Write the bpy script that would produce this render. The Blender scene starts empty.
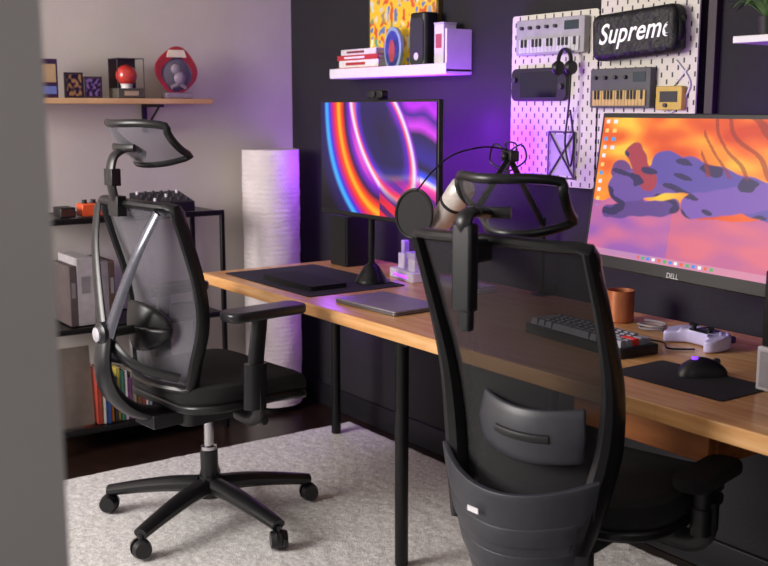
import bpy, math, random
from mathutils import Vector, Matrix, Euler, noise
random.seed(7)
S = bpy.context.scene
COL = S.collection
R = math.radians
PI = math.pi
try:
    S.view_settings.view_transform = 'Standard'
except Exception:
    pass

# ---------------------------------------------------------------- camera
CAM = Vector((4.27, -2.5, 1.36)); PITCH = 9.5; YAW = 54.7; F = 1045.0
cd = bpy.data.cameras.new('camera'); cam = bpy.data.objects.new('camera', cd); COL.objects.link(cam)
cam.location = CAM; cam.rotation_euler = (R(90-PITCH), 0, R(YAW))
cd.sensor_width = 36; cd.lens = F/768*36; cd.clip_start = 0.02
cd.dof.use_dof = True; cd.dof.focus_distance = 2.9; cd.dof.aperture_fstop = 5.0
S.camera = cam
CM = Euler((R(90-PITCH), 0, R(YAW))).to_matrix()
def ray(u, v): return CM @ Vector(((u-384)/F, (283-v)/F, -1))
def onz(u, v, z): d = ray(u, v); return CAM + d*((z-CAM.z)/d.z)
def ony(u, v, y): d = ray(u, v); return CAM + d*((y-CAM.y)/d.y)
def onx(u, v, x): d = ray(u, v); return CAM + d*((x-CAM.x)/d.x)

# ---------------------------------------------------------------- materials
def lin(h):
    h = h.lstrip('#'); o = []
    for i in (0, 2, 4):
        c = int(h[i:i+2], 16)/255
        o.append(c/12.92 if c <= 0.04045 else ((c+0.055)/1.055)**2.4)
    return (o[0], o[1], o[2], 1)
MC = {}
def mat(hexc, rough=0.5, metal=0.0, var=0.12, scale=25, bump=0.0, bscale=None, emit=0, alpha=None, trans=0, coat=0):
    key = (hexc, rough, metal, var, scale, bump, bscale, emit, alpha, trans, coat)
    if key in MC: return MC[key]
    m = bpy.data.materials.new('mat_'+hexc.strip('#')); m.use_nodes = True
    nt = m.node_tree; N = nt.nodes; L = nt.links
    p = N['Principled BSDF']; c = lin(hexc)
    tc = N.new('ShaderNodeTexCoord'); nz = N.new('ShaderNodeTexNoise'); nz.inputs['Scale'].default_value = scale
    nz.inputs['Detail'].default_value = 4
    L.new(tc.outputs['Object'], nz.inputs['Vector'])
    cr = N.new('ShaderNodeValToRGB')
    cr.color_ramp.elements[0].position = 0.3; cr.color_ramp.elements[1].position = 0.7
    cr.color_ramp.elements[0].color = (c[0]*(1-var), c[1]*(1-var), c[2]*(1-var), 1)
    cr.color_ramp.elements[1].color = (min(1, c[0]*(1+var)), min(1, c[1]*(1+var)), min(1, c[2]*(1+var)), 1)
    L.new(nz.outputs['Fac'], cr.inputs['Fac']); L.new(cr.outputs['Color'], p.inputs['Base Color'])
    p.inputs['Roughness'].default_value = rough; p.inputs['Metallic'].default_value = metal
    if trans: p.inputs['Transmission Weight'].default_value = trans
    if coat: p.inputs['Coat Weight'].default_value = coat
    if emit:
        L.new(cr.outputs['Color'], p.inputs['Emission Color']); p.inputs['Emission Strength'].default_value = emit
    if alpha is not None: p.inputs['Alpha'].default_value = alpha
    if bump:
        b = N.new('ShaderNodeBump'); b.inputs['Strength'].default_value = bump; b.inputs['Distance'].default_value = 0.01
        n2 = N.new('ShaderNodeTexNoise'); n2.inputs['Scale'].default_value = bscale or scale*4; n2.inputs['Detail'].default_value = 3
        L.new(tc.outputs['Object'], n2.inputs['Vector']); L.new(n2.outputs['Fac'], b.inputs['Height']); L.new(b.outputs['Normal'], p.inputs['Normal'])
    MC[key] = m
    return m

def wood_mat(c1, c2, c3, axis_scale=(1.2, 14, 14), rough=0.4):
    m = bpy.data.materials.new('wood'); m.use_nodes = True; nt = m.node_tree; N = nt.nodes; L = nt.links; p = N['Principled BSDF']
    tc = N.new('ShaderNodeTexCoord'); mp = N.new('ShaderNodeMapping'); mp.inputs['Scale'].default_value = axis_scale
    nz = N.new('ShaderNodeTexNoise'); nz.inputs['Scale'].default_value = 2.2; nz.inputs['Detail'].default_value = 8; nz.inputs['Distortion'].default_value = 0.6
    L.new(tc.outputs['Object'], mp.inputs['Vector']); L.new(mp.outputs['Vector'], nz.inputs['Vector'])
    cr = N.new('ShaderNodeValToRGB'); e = cr.color_ramp.elements
    e[0].position = 0.25; e[0].color = lin(c1); e[1].position = 0.75; e[1].color = lin(c3)
    k = e.new(0.5); k.color = lin(c2)
    L.new(nz.outputs['Fac'], cr.inputs['Fac'])
    br = N.new('ShaderNodeTexBrick'); br.inputs['Scale'].default_value = 1; br.inputs['Brick Width'].default_value = 0.55
    br.inputs['Row Height'].default_value = 0.07; br.inputs['Mortar Size'].default_value = 0.0006
    br.inputs['Color1'].default_value = (1, 1, 1, 1); br.inputs['Color2'].default_value = (.87, .87, .87, 1); br.inputs['Mortar'].default_value = (.6, .6, .6, 1)
    L.new(tc.outputs['Object'], br.inputs['Vector'])
    mx = N.new('ShaderNodeMix'); mx.data_type = 'RGBA'; mx.blend_type = 'MULTIPLY'; mx.inputs[0].default_value = 0.45
    L.new(cr.outputs['Color'], mx.inputs[6]); L.new(br.outputs['Color'], mx.inputs[7])
    L.new(mx.outputs[2], p.inputs['Base Color']); p.inputs['Roughness'].default_value = rough
    return m

def mesh_mat(hexc, fac, rough=0.6, sheen=.3, amp=.04):
    m = bpy.data.materials.new('woven_mesh'); m.use_nodes = True; nt = m.node_tree; N = nt.nodes; L = nt.links
    p = N['Principled BSDF']
    p.inputs['Base Color'].default_value = lin(hexc); p.inputs['Roughness'].default_value = rough
    p.inputs['Sheen Weight'].default_value = sheen
    tc = N.new('ShaderNodeTexCoord'); w = N.new('ShaderNodeTexNoise'); w.inputs['Scale'].default_value = 260
    L.new(tc.outputs['Object'], w.inputs['Vector'])
    mr = N.new('ShaderNodeMath'); mr.operation = 'MULTIPLY_ADD'; mr.inputs[1].default_value = amp*2; mr.inputs[2].default_value = fac-amp
    L.new(w.outputs['Fac'], mr.inputs[0]); L.new(mr.outputs[0], p.inputs['Alpha'])
    return m

def paint_mat(strength, base=False, rough=0.25):
    m = bpy.data.materials.new('painted'); m.use_nodes = True; nt = m.node_tree; N = nt.nodes; L = nt.links
    p = N['Principled BSDF']; a = N.new('ShaderNodeAttribute'); a.attribute_name = 'paint'
    p.inputs['Roughness'].default_value = rough
    if base: L.new(a.outputs['Color'], p.inputs['Base Color'])
    else: p.inputs['Base Color'].default_value = (.01, .01, .01, 1)
    if strength:
        L.new(a.outputs['Color'], p.inputs['Emission Color']); p.inputs['Emission Strength'].default_value = strength
    return m

# ---------------------------------------------------------------- mesh builder
def rr(w, h, r, n=5):
    o = []
    for cx, cy, a0 in ((w/2-r, h/2-r, 0), (-w/2+r, h/2-r, 90), (-w/2+r, -h/2+r, 180), (w/2-r, -h/2+r, 270)):
        for i in range(n+1):
            a = R(a0+90*i/n); o.append((cx+r*math.cos(a), cy+r*math.sin(a)))
    return o
def cr(pts, n=6, closed=False):
    P = [Vector(p) for p in pts]; m = len(P); o = []
    rng = m if closed else m-1
    for i in range(rng):
        if closed: a, b, c, d = P[(i-1) % m], P[i], P[(i+1) % m], P[(i+2) % m]
        else: a, b, c, d = P[max(i-1, 0)], P[i], P[i+1], P[min(i+2, m-1)]
        for k in range(n):
            t = k/n
            o.append(0.5*((2*b)+(-a+c)*t+(2*a-5*b+4*c-d)*t*t+(-a+3*b-3*c+d)*t**3))
    if not closed: o.append(P[-1])
    return o
class B:
    def __init__(s): s.v = []; s.f = []
    def add(s, vs, fs, M=None):
        n = len(s.v)
        s.v += [(M @ Vector(v)) if M else Vector(v) for v in vs]; s.f += [tuple(i+n for i in f) for f in fs]; return s
    def box(s, c, d, rot=(0, 0, 0), M=None):
        E = Matrix.Translation(c) @ Euler(rot).to_matrix().to_4x4()
        if M: E = M @ E
        x, y, z = d[0]/2, d[1]/2, d[2]/2
        vs = [(-x, -y, -z), (x, -y, -z), (x, y, -z), (-x, y, -z), (-x, -y, z), (x, -y, z), (x, y, z), (-x, y, z)]
        return s.add(vs, [(3, 2, 1, 0), (4, 5, 6, 7), (0, 1, 5, 4), (1, 2, 6, 5), (2, 3, 7, 6), (3, 0, 4, 7)], E)
    def prism(s, poly, z0, z1, M=None):
        n = len(poly)
        vs = [(p[0], p[1], z0) for p in poly]+[(p[0], p[1], z1) for p in poly]
        fs = [tuple(reversed(range(n))), tuple(range(n, 2*n))]+[(i, (i+1) % n, n+(i+1) % n, n+i) for i in range(n)]
        return s.add(vs, fs, M)
    def lathe(s, prof, n=24, M=None):
        vs = []; fs = []
        for r, z in prof:
            for i in range(n): vs.append((r*math.cos(2*PI*i/n), r*math.sin(2*PI*i/n), z))
        for j in range(len(prof)-1):
            for i in range(n): fs.append((j*n+i, j*n+(i+1) % n, (j+1)*n+(i+1) % n, (j+1)*n+i))
        fs.append(tuple(reversed(range(n)))); fs.append(tuple(range((len(prof)-1)*n, len(prof)*n)))
        return s.add(vs, fs, M)
    def cyl(s, a, b, r, n=16, r2=None):
        a = Vector(a); b = Vector(b); d = b-a
        M = Matrix.Translation(a) @ d.to_track_quat('Z', 'Y').to_matrix().to_4x4()
        return s.lathe([(r, 0), (r if r2 is None else r2, d.length)], n, M)
    def sphere(s, c, r, n=16, sc=(1, 1, 1)):
        prof = [(max(1e-4, r*math.sin(PI*i/n)), -r*math.cos(PI*i/n)) for i in range(n+1)]
        return s.lathe(prof, n*2, Matrix.Translation(c) @ Matrix.Diagonal((sc[0], sc[1], sc[2], 1)))
    def tube(s, pts, r, n=8, closed=False, sec=(1, 1), ref=None):
        P = [Vector(p) for p in pts]; m = len(P)
        rs = r if isinstance(r, (list, tuple)) else [r]*m
        if len(rs) != m:
            q = rs; rs = [q[min(len(q)-1, int(i/(m-1)*(len(q)-1)))]*(1-((i/(m-1)*(len(q)-1)) % 1))+q[min(len(q)-1, int(i/(m-1)*(len(q)-1))+1)]*((i/(m-1)*(len(q)-1)) % 1) for i in range(m)]
        vs = []; fs = []; prev = None
        for i in range(m):
            if closed: t = P[(i+1) % m]-P[i-1]
            else: t = P[min(i+1, m-1)]-P[max(i-1, 0)]
            t.normalize()
            if ref is not None: nn = Vector(ref)
            elif prev is None: nn = Vector((0, 0, 1)) if abs(t.z) < 0.9 else Vector((1, 0, 0))
            else: nn = prev
            nn = nn-t*nn.dot(t)
            if nn.length < 1e-5: nn = t.orthogonal()
            nn.normalize(); prev = nn; bb = t.cross(nn)
            for k in range(n):
                a = 2*PI*k/n; vs.append(P[i]+nn*(math.cos(a)*rs[i]*sec[0])+bb*(math.sin(a)*rs[i]*sec[1]))
        for i in range(m if closed else m-1):
            for k in range(n):
                j = (i+1) % m; fs.append((i*n+k, i*n+(k+1) % n, j*n+(k+1) % n, j*n+k))
        if not closed: fs.append(tuple(reversed(range(n)))); fs.append(tuple(range((m-1)*n, m*n)))
        return s.add(vs, fs)
    def grid(s, fn, nu, nv, off=None):
        vs = []; fs = []
        for j in range(nv+1):
            for i in range(nu+1): vs.append(fn(i/nu, j/nv))
        for j in range(nv):
            for i in range(nu): a = j*(nu+1)+i; fs.append((a, a+1, a+nu+2, a+nu+1))
        return s.add(vs, fs)
    def map(s, fn): s.v = [Vector(fn(v)) for v in s.v]; return s
def obj(name, b, m, parent=None, bevel=0, seg=2, solid=0, loc=None, rot=None, sub=0):
    me = bpy.data.meshes.new(name); me.from_pydata([tuple(v) for v in b.v], [], b.f); me.update()
    import bmesh
    bm = bmesh.new(); bm.from_mesh(me); bmesh.ops.recalc_face_normals(bm, faces=bm.faces); bm.to_mesh(me); bm.free()
    me.materials.append(m); me.shade_smooth(); me.set_sharp_from_angle(angle=R(38))
    o = bpy.data.objects.new(name, me); COL.objects.link(o)
    if parent: o.parent = parent
    if loc: o.location = loc
    if rot: o.rotation_euler = rot
    if solid:
        md = o.modifiers.new('s', 'SOLIDIFY'); md.thickness = solid; md.offset = 0
    if bevel:
        md = o.modifiers.new('b', 'BEVEL'); md.width = bevel; md.segments = seg; md.limit_method = 'ANGLE'; md.angle_limit = R(40); md.harden_normals = False
    if sub:
        md = o.modifiers.new('u', 'SUBSURF'); md.levels = sub; md.render_levels = sub
    return o
def tag(o, label, cat, group=None):
    o['label'] = label; o['category'] = cat
    if group: o['group'] = group
    return o
def thing(name, label, cat, loc=(0, 0, 0), rz=0, group=None, rx=0):
    o = bpy.data.objects.new(name, None); COL.objects.link(o); o.empty_display_size = .05
    o.location = loc; o.rotation_euler = (rx, 0, rz); return tag(o, label, cat, group)
def struct(name, b, m, **k):
    o = obj(name, b, m, **k); o['kind'] = 'structure'; return o
def text(name, body, size, m, parent, loc, rot, extrude=0.0006, shear=0, offset=0, sx=1, space=1, fold=None):
    c = bpy.data.curves.new('t', 'FONT'); c.body = body; c.size = size; c.extrude = extrude; c.shear = shear; c.offset = offset
    c.align_x = 'CENTER'; c.align_y = 'CENTER'; c.space_character = space
    t = bpy.data.objects.new('t', c); COL.objects.link(t)
    bpy.context.view_layer.update()
    me = bpy.data.meshes.new_from_object(t.evaluated_get(bpy.context.evaluated_depsgraph_get()))
    bpy.data.objects.remove(t); me.materials.clear(); me.materials.append(m)
    if fold:   # lettering follows the rounded end of what it is printed on
        xs, rad = fold
        for v in me.vertices:
            x = v.co.x*sx+loc[0]
            if x > xs:
                a = min(PI/2, (x-xs)/rad); rest = max(0, (x-xs)-rad*PI/2)
                v.co = ((xs+(rad+v.co.z)*math.sin(a)-loc[0])/sx, v.co.y, v.co.z*math.cos(a)-rad*(1-math.cos(a))-rest)
    o = bpy.data.objects.new(name, me); COL.objects.link(o); o.parent = parent; o.location = loc; o.rotation_euler = rot; o.scale = (sx, 1, 1)
    return o
def painted(name, w, h, fn, m, parent, loc, nx=160, ny=100, rot=(0, 0, 0)):
    """flat picture in the XZ plane facing -Y, colours computed per vertex"""
    b = B(); b.grid(lambda u, v: (w*(u-.5), 0, h*(v-.5)), nx, ny)
    me = bpy.data.meshes.new(name); me.from_pydata([tuple(v) for v in b.v], [], b.f); me.update()
    at = me.color_attributes.new('paint', 'FLOAT_COLOR', 'POINT')
    k = 0
    for j in range(ny+1):
        for i in range(nx+1):
            c = fn(i/nx, j/ny); at.data[k].color = (c[0], c[1], c[2], 1); k += 1
    me.materials.append(m)
    o = bpy.data.objects.new(name, me); COL.objects.link(o); o.parent = parent; o.location = loc; o.rotation_euler = rot
    return o
def mixc(a, b, t): t = max(0, min(1, t)); return tuple(a[i]*(1-t)+b[i]*t for i in range(3))
def pal(stops, x):
    if x <= stops[0][0]: return stops[0][1]
    for (a, ca), (b, cb) in zip(stops, stops[1:]):
        if x <= b: return mixc(ca, cb, (x-a)/(b-a))
    return stops[-1][1]
L3 = lambda h: lin(h)[:3]

# ---------------------------------------------------------------- colours
PLASTIC = mat('#141417', .34, 0, .1, 60)
PLASTIC2 = mat('#1d1d21', .32, 0, .1, 60)
STRUT_LIT = mat('#6a6b76', .22, .6, .1, 60)  # strut colour with the silvery highlight put in
GREYPL = mat('#34353c', .42, 0, .1, 50)
BLACK = mat('#0c0c0f', .45, 0, .1, 40)
BLKM = mat('#101012', .35, .3, .1, 40)
CHROME = mat('#c8c8cc', .18, 1, .04, 30)
WHITE = mat('#e6e3e8', .4, 0, .03, 30)
FABRIC = mat('#09090b', .9, 0, .2, 300, .5, 900)

# ================================================================ SETTING
H = 2.55
dark = mat('#17141b', .8, 0, .1, 6, .15, 120)
grey = mat('#c6beb9', .85, 0, .04, 4, .1, 150)
struct('wall_back', B().box((2.9, .05, H/2), (6.0, .1, H)), dark)
struct('wall_left', B().box((-.05, -2.2, H/2), (.1, 4.6, H)), grey)
struct('wall_entry', B().box((3.41, -3.373, H/2), (.1, 2.26, H)), mat('#c8c2c0', .9, 0, .04, 4))
flm = wood_mat('#180f0b', '#21140f', '#2b1d15', (2, 12, 12), .3)
struct('floor', B().box((2.9, -2.2, -.05), (6.2, 4.8, .1)), flm)
struct('ceiling', B().box((2.9, -2.2, H+.05), (6.2, 4.8, .1)), mat('#d8d6d4', .9))
struct('baseboard_back', B().box((2.95, -.009, .05), (5.8, .018, .1)), mat('#141218', .5), bevel=.003)
struct('baseboard_left', B().box((.009, -2.25, .05), (.018, 4.4, .1)), mat('#3a3638', .5), bevel=.003)

# rug
def rugfn(x0, y0, x1, y1):
    def f(u, v):
        x = x0+(x1-x0)*u; y = y0+(y1-y0)*v
        e = min(u*(x1-x0), (1-u)*(x1-x0), v*(y1-y0), (1-v)*(y1-y0))
        h = .016+.0025*noise.noise(Vector((x*26, y*26, 0)))+.002*noise.noise(Vector((x*80, y*80, 3)))
        if e < .02: h *= max(.0, e/.02)
        return (x, y, max(h, .001))
    return f
rm = bpy.data.materials.new('rug_pile'); rm.use_nodes = True
N = rm.node_tree.nodes; L = rm.node_tree.links; p = N['Principled BSDF']; p.inputs['Roughness'].default_value = 1
tc = N.new('ShaderNodeTexCoord'); n1 = N.new('ShaderNodeTexNoise'); n1.inputs['Scale'].default_value = 60; n1.inputs['Detail'].default_value = 8; n1.inputs['Roughness'].default_value = .85
L.new(tc.outputs['Object'], n1.inputs['Vector']); c_ = N.new('ShaderNodeValToRGB')
c_.color_ramp.elements[0].position = .36; c_.color_ramp.elements[0].color = lin('#a29f9f'); c_.color_ramp.elements[1].position = .62; c_.color_ramp.elements[1].color = lin('#ebe9e8')
L.new(n1.outputs['Fac'], c_.inputs['Fac']); L.new(c_.outputs['Color'], p.inputs['Base Color'])
n2 = N.new('ShaderNodeTexNoise'); n2.inputs['Scale'].default_value = 220; n2.inputs['Detail'].default_value = 4
L.new(tc.outputs['Object'], n2.inputs['Vector']); bp = N.new('ShaderNodeBump'); bp.inputs['Strength'].default_value = .6; bp.inputs['Distance'].default_value = .006
L.new(n2.outputs['Fac'], bp.inputs['Height']); L.new(bp.outputs['Normal'], p.inputs['Normal'])
rug = B().grid(rugfn(.585, -2.55, 3.25, -.07), 320, 300)
tag(obj('area_rug', rug, rm), 'large light grey shaggy rug under the desk and both chairs', 'rug')
RT = .019

# ================================================================ DESK
DZ = .74; DX0 = .65; DX1 = 3.4; DYF = -.787; DYB = -.037; DT = .04
desk = thing('desk', 'long orange-brown wooden desk on black legs along the dark wall', 'desk', ((DX0+DX1)/2, (DYF+DYB)/2, RT))
dw = wood_mat('#c0854e', '#d8a268', '#e6ba86', (1.5, 16, 16), .26)
obj('desktop', B().box((0, 0, DZ-DT/2-RT), (DX1-DX0, DYB-DYF, DT)), dw, desk, bevel=.003)
cx, cy = (DX0+DX1)/2, (DYF+DYB)/2
for (lx, ly) in ((.71, -.225), (1.905, -.762), (1.90, -.15), (3.22, -.73), (3.22, -.15)):
    b = B().cyl((lx-cx, ly-cy, 0), (lx-cx, ly-cy, DZ-DT-RT), .020, 20)
    b.box((lx-cx, ly-cy+.02, DZ-DT-.004-RT), (.1, .08, .006))
    obj('leg', b, BLKM, desk)
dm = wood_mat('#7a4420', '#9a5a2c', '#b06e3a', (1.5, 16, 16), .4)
dr = obj('brown_box', B().box((2.64-cx, -.42-cy, DZ-DT-RT-.07), (.44, .32, .14)), dm, desk, bevel=.003)  # brown wooden box below the desktop
obj('brown_box_front', B().box((2.64-cx, -.59-cy, DZ-DT-RT-.07), (.42, .018, .13)), dm, dr, bevel=.003)

# ================================================================ CHAIRS
def chair(label, loc, rz, kind):
    far = kind == 'far'
    t = thing('office_chair', label, 'chair', loc, rz)
    obj('base_hub', B().lathe([(.03, .075), (.045, .08), (.045, .12), (.034, .135), (.034, .15)], 24), PLASTIC, t)
    for k in range(5):
        a = R(72*k+(4 if far else 50)); d = Vector((math.cos(a), math.sin(a), 0)); q_ = 1.12
        pts = [d*.035+Vector((0, 0, .118)), d*.12*q_+Vector((0, 0, .112)), d*.22*q_+Vector((0, 0, .096)), d*.315*q_+Vector((0, 0, .076))]
        obj('base_leg', B().tube(cr(pts, 4), [.033, .030, .026, .022], 10, ref=(0, 0, 1), sec=(.85, 1.15)), PLASTIC, t)
        c = d*.315*q_; tn = Vector((-d.y, d.x, 0)) if k % 2 else (d*.6+Vector((-d.y, d.x, 0))).normalized()
        cb = B().cyl(c+Vector((0, 0, .04)), c+Vector((0, 0, .075)), .008)
        cb.cyl(c+Vector((0, 0, .031))-tn*.006, c+Vector((0, 0, .031))+tn*.006, .026, 20)
        cs = obj('caster', cb, PLASTIC2, t)
        for sgn in (-1, 1):
            q = c+Vector((0, 0, .031))+tn*.008*sgn
            obj('wheel', B().cyl(q, q+tn*.018*sgn, .031, 24, .026), PLASTIC, cs)
    obj('gas_cylinder', B().lathe([(.026, .14), (.026, .25), (.016, .252), (.016, .38)], 20), CHROME if far else BLACK, t)
    obj('cylinder_sleeve', B().lathe([(.029, .13), (.029, .235), (.025, .24)], 20), PLASTIC, t)
    mb = B().prism(rr(.17, .26, .03), .355, .42); mb.cyl((0, .04, .385), (.25, .04, .385), .007); mb.cyl((.21, .04, .385), (.27, .04, .385), .013)
    mb.box((0, -.16, .385), (.12, .14, .045))
    obj('tilt_mechanism', mb, PLASTIC2, t, bevel=.004)
    st = B(); P2 = rr(.50, .46, .12, 8)
    def sf(v):
        y = v.y; z = v.z
        z -= .9*max(0, y-.10)**2*2; z += .18*(v.x*v.x)
        return (v.x, y+.045, z)
    pan = B().prism(P2, .42, .448).map(sf); obj('seat_pan', pan, PLASTIC, t, bevel=.008, seg=2)
    ringz = [(.97, .448), (1.0, .458), (1.0, .482), (.96, .498), (.86, .506), (.5, .500), (.001, .497)]
    vs = []; fs = []; n = len(P2)
    for s_, z in ringz: vs += [(q[0]*s_, q[1]*s_, z) for q in P2]
    for j in range(len(ringz)-1):
        for i in range(n): fs.append((j*n+i, j*n+(i+1) % n, (j+1)*n+(i+1) % n, (j+1)*n+i))
    fs.append(tuple(reversed(range(n))))
    st.add(vs, fs); st.map(sf); obj('seat', st, FABRIC, t)
    az = .748 if far else .570
    ay = .035 if far else .02
    for sx in (-1, 1):
        x = .285*sx
        ar = B().tube(cr([(sx*.17, 0, .405), (sx*.25, 0, .402), (x, 0, .43), (x, 0, .50)], 5), .021, 10, sec=(.7, 1.3), ref=(0, 1, 0))
        obj('arm_bracket', ar, PLASTIC, t)
        if far:
            pb_ = B().tube([(x, -.005, .47), (x, .0, .60), (x, .018, az-.02)], [.023, .022, .021], 12, sec=(1.25, .8), ref=(0, 1, 0))
            pb_.tube([(x, -.008, .44), (x, -.003, .58)], .030, 12, sec=(1.3, .85), ref=(0, 1, 0))
        else:
            pb_ = B().prism(rr(.035, .065, .012), .46, az-.03, Matrix.Translation((x, 0, 0))).prism(rr(.042, .075, .014), .43, az-.08, Matrix.Translation((x, 0, 0)))
        obj('arm_post', pb_, PLASTIC2 if far else BLACK, t)
        pad = B().prism(rr(.10, .28, .035) if far else rr(.085, .22, .035), az-.03, az, Matrix.Translation((x*.98, ay, 0)))
        obj('arm_pad', pad, PLASTIC2 if far else FABRIC, t, bevel=.009, seg=3)
    if far:
        rows = cr([(-.205, .165, .50), (-.20, .185, .58), (-.185, .208, .70), (-.20, .218, .82), (-.235, .222, .94), (-.270, .218, 1.055)], 5)
        bow = .05
    else:
        rows = cr([(-.335, .15, .44), (-.315, .17, .54), (-.30, .193, .66), (-.315, .205, .79), (-.365, .208, .93), (-.43, .206, 1.080)], 5)
        bow = .045
    def SP(s, w):
        k = s*(len(rows)-1); i = min(int(k), len(rows)-2); q = rows[i].lerp(rows[i+1], k-i)
        return Vector((w*q.y, q.x+bow*w*w, q.z+(.008*(1-w*w) if s > .98 else 0)))
    fab = B().grid(lambda u, v: SP(v, 2*u-1), 16, 30)
    obj('back_mesh', fab, MESH_FAR if far else MESH_NEAR, t)
    loop = [SP(i/14, -1) for i in range(15)]+[SP(1, -1+2*i/8) for i in range(1, 8)]+[SP(1-i/14, 1) for i in range(15)]+[SP(0, 1-2*i/8) for i in range(1, 8)]
    obj('back_frame', B().tube(cr(loop, 2, True), .0165 if far else .0145, 10, True, sec=(1.4, .85), ref=(0, 1, 0)), PLASTIC, t)
    if not far:
        for sx in (-1, 1):
            obj('side_rail', B().tube([SP(i/20, sx)+Vector((0, -.006, 0)) for i in range(21)], [.022, .029, .028, .022, .016, .012], 10, sec=(1.35, .95), ref=(0, 1, 0)), PLASTIC, t)
        def sh(u, v):
            w = 2*u-1; z = .275+.285*v; hw = .145+.052*v-.02*(1-v)**2
            zz = z+.045*w*w*v
            return (w*hw, -.385+.085*w*w+.06*(1-v)**2, zz)
        obj('back_support', B().grid(sh, 16, 20), GREYPL, t, solid=.014, bevel=.002)
        obj('support_arm', B().tube(cr([(0, -.14, .385), (0, -.2, .365), (0, -.27, .355), (0, -.34, .36)], 5), .028, 12, sec=(.6, 1.8), ref=(0, 1, 0)), PLASTIC, t)
        obj('sticker', B().box((-.045, -.398, .512), (.032, .002, .012), (R(4), 0, R(-10))), WHITE, t)
        for vv, hh in ((.16, .07), (.38, .07), (.60, .07)):
            def band(u, v, vv=vv, hh=hh):
                q = Vector(sh(.05+.9*u, vv+hh*2*v)); q.y -= .006+.005*(1-v); return q
            obj('support_step', B().grid(band, 14, 2), GREYPL, t, solid=.006, bevel=.002)
        def lm(u, v):
            w = 2*u-1; return (.034+w*(.130-.016*abs(v-.5)), -.335+.04*w*w-.008*math.sin(PI*v), .620+.115*v+.012*w*w)
        lp = obj('lumbar_pad', B().grid(lm, 16, 6), GREYPL, t, solid=.014, bevel=.005)
        obj('lumbar_slot', B().tube([Vector(lm(.25+.5*i/8, .5))+Vector((0, -.006, 0)) for i in range(9)], .010, 8, sec=(.6, 1), ref=(0, 1, 0)), BLACK, lp)
        hz = 1.150; hy = -.375; nh = .057; hwid = .124; tilt = .035
        stem = B().box((0, -.495, 1.04), (.046, .030, .17)).box((0, -.46, 1.07), (.04, .06, .045)).box((0, -.49, .945), (.030, .02, .06))
        obj('headrest_stem', stem, PLASTIC2, t, bevel=.006)
        obj('headrest_arm', B().tube(cr([(0, -.50, 1.11), (0, -.50, 1.135), (0, -.475, 1.145), (0, -.43, 1.14)], 5), .013, 10, sec=(.8, 1.5), ref=(0, 1, 0)), PLASTIC, t)
    else:
        hub = Vector((0, -.345, .675))
        for sx in (-1, 1):
            obj('back_strut', B().tube(cr([hub+Vector((sx*.02, 0, 0)), (sx*.08, -.325, .81), (sx*.14, -.298, .94), (sx*.185, -.262, 1.045)], 6), [.023, .020, .018, .016], 8, sec=(.5, 1.2), ref=(0, 1, 0)), STRUT_LIT if sx > 0 else PLASTIC2, t)  # one strut coloured lighter to carry the highlight
        hb = B().lathe([(.028, -.02), (.036, -.012), (.036, .02), (.024, .028)], 24, Matrix.Translation(hub) @ Matrix.Rotation(R(90), 4, 'X'))
        hu = obj('strut_hub', hb, PLASTIC2, t)
        obj('hub_cap', B().lathe([(.022, .026), (.022, .033), (.012, .036)], 20, Matrix.Translation(hub) @ Matrix.Rotation(R(90), 4, 'X')), mat('#d0d0da', .25, .5), hu)
        obj('back_spine', B().tube(cr([hub+Vector((0, .0, .01)), (0, -.36, .58), (0, -.335, .49), (0, -.26, .42), (0, -.15, .39)], 7), [.024, .030, .034, .034, .030], 12, sec=(.7, 1.5), ref=(0, 1, 0)), PLASTIC2, t)
        for sx in (-1, 1):
            obj('lower_strut', B().tube(cr([hub+Vector((sx*.01, .01, -.03)), (sx*.09, -.30, .585), (sx*.155, -.19, .54)], 6), [.018, .016, .014], 8, sec=(.6, 1.3), ref=(0, 1, 0)), PLASTIC2, t)
        def lm(u, v):
            a_ = 2*PI*u; rr_ = v; w = rr_*math.cos(a_); q = rr_*math.sin(a_)
            return (w*.125, -.235+.045*w*w-.014*(1-v*v), .685+.075*q)
        lp = obj('lumbar_pad', B().grid(lm, 28, 6), PLASTIC, t, solid=.016)
        obj('lumbar_bridge', B().cyl((0, -.33, .675), (0, -.24, .675), .014), PLASTIC, lp)
        hz = 1.235; hy = -.222; nh = .062; hwid = .160; tilt = .045
        obj('headrest_stem', B().tube(cr([(0, -.278, 1.03), (0, -.30, 1.085), (0, -.308, 1.15), (0, -.295, 1.20), (0, -.262, 1.22)], 6), .013, 10, sec=(.8, 1.8), ref=(0, 1, 0)).box((0, -.290, 1.055), (.06, .03, .06)).box((0, -.302, 1.14), (.05, .03, .05)), PLASTIC, t, bevel=.002)
    def hs(u, v):
        w = 2*u-1; q = 2*v-1
        return Vector((w*hwid*(1-.06*q*q+.06*q), hy-.045+.08*w*w+.02*q*q-tilt*q, hz+q*nh*(1-.28*w*w*w*w)+.01*w*w))
    hp = obj('headrest_mesh', B().grid(lambda u, v: hs(u, v), 14, 8), MESH_FAR if far else MESH_HEAD, t)
    e = [hs(i/12, 1) for i in range(13)]+[hs(1, 1-i/5) for i in range(1, 5)]+[hs(1-i/12, 0) for i in range(13)]+[hs(0, i/5) for i in range(1, 5)]
    obj('headrest_frame', B().tube(cr(e, 2, True), .009 if far else .0078, 10, True, sec=(1.3, 1)), PLASTIC, t)
    obj('headrest_yoke', B().tube([hs(.3+.4*i/8, .42)+Vector((0, -.014, 0)) for i in range(9)], .009, 10, sec=(1.3, .8)), PLASTIC, t)
    return t
MESH_FAR = mesh_mat('#5c5a64', .62); MESH_NEAR = mesh_mat('#121115', .885, .8, 0, .02); MESH_HEAD = mesh_mat('#1c1c22', .50)  # far mesh has the window's grey reflection put into its colour
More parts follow.
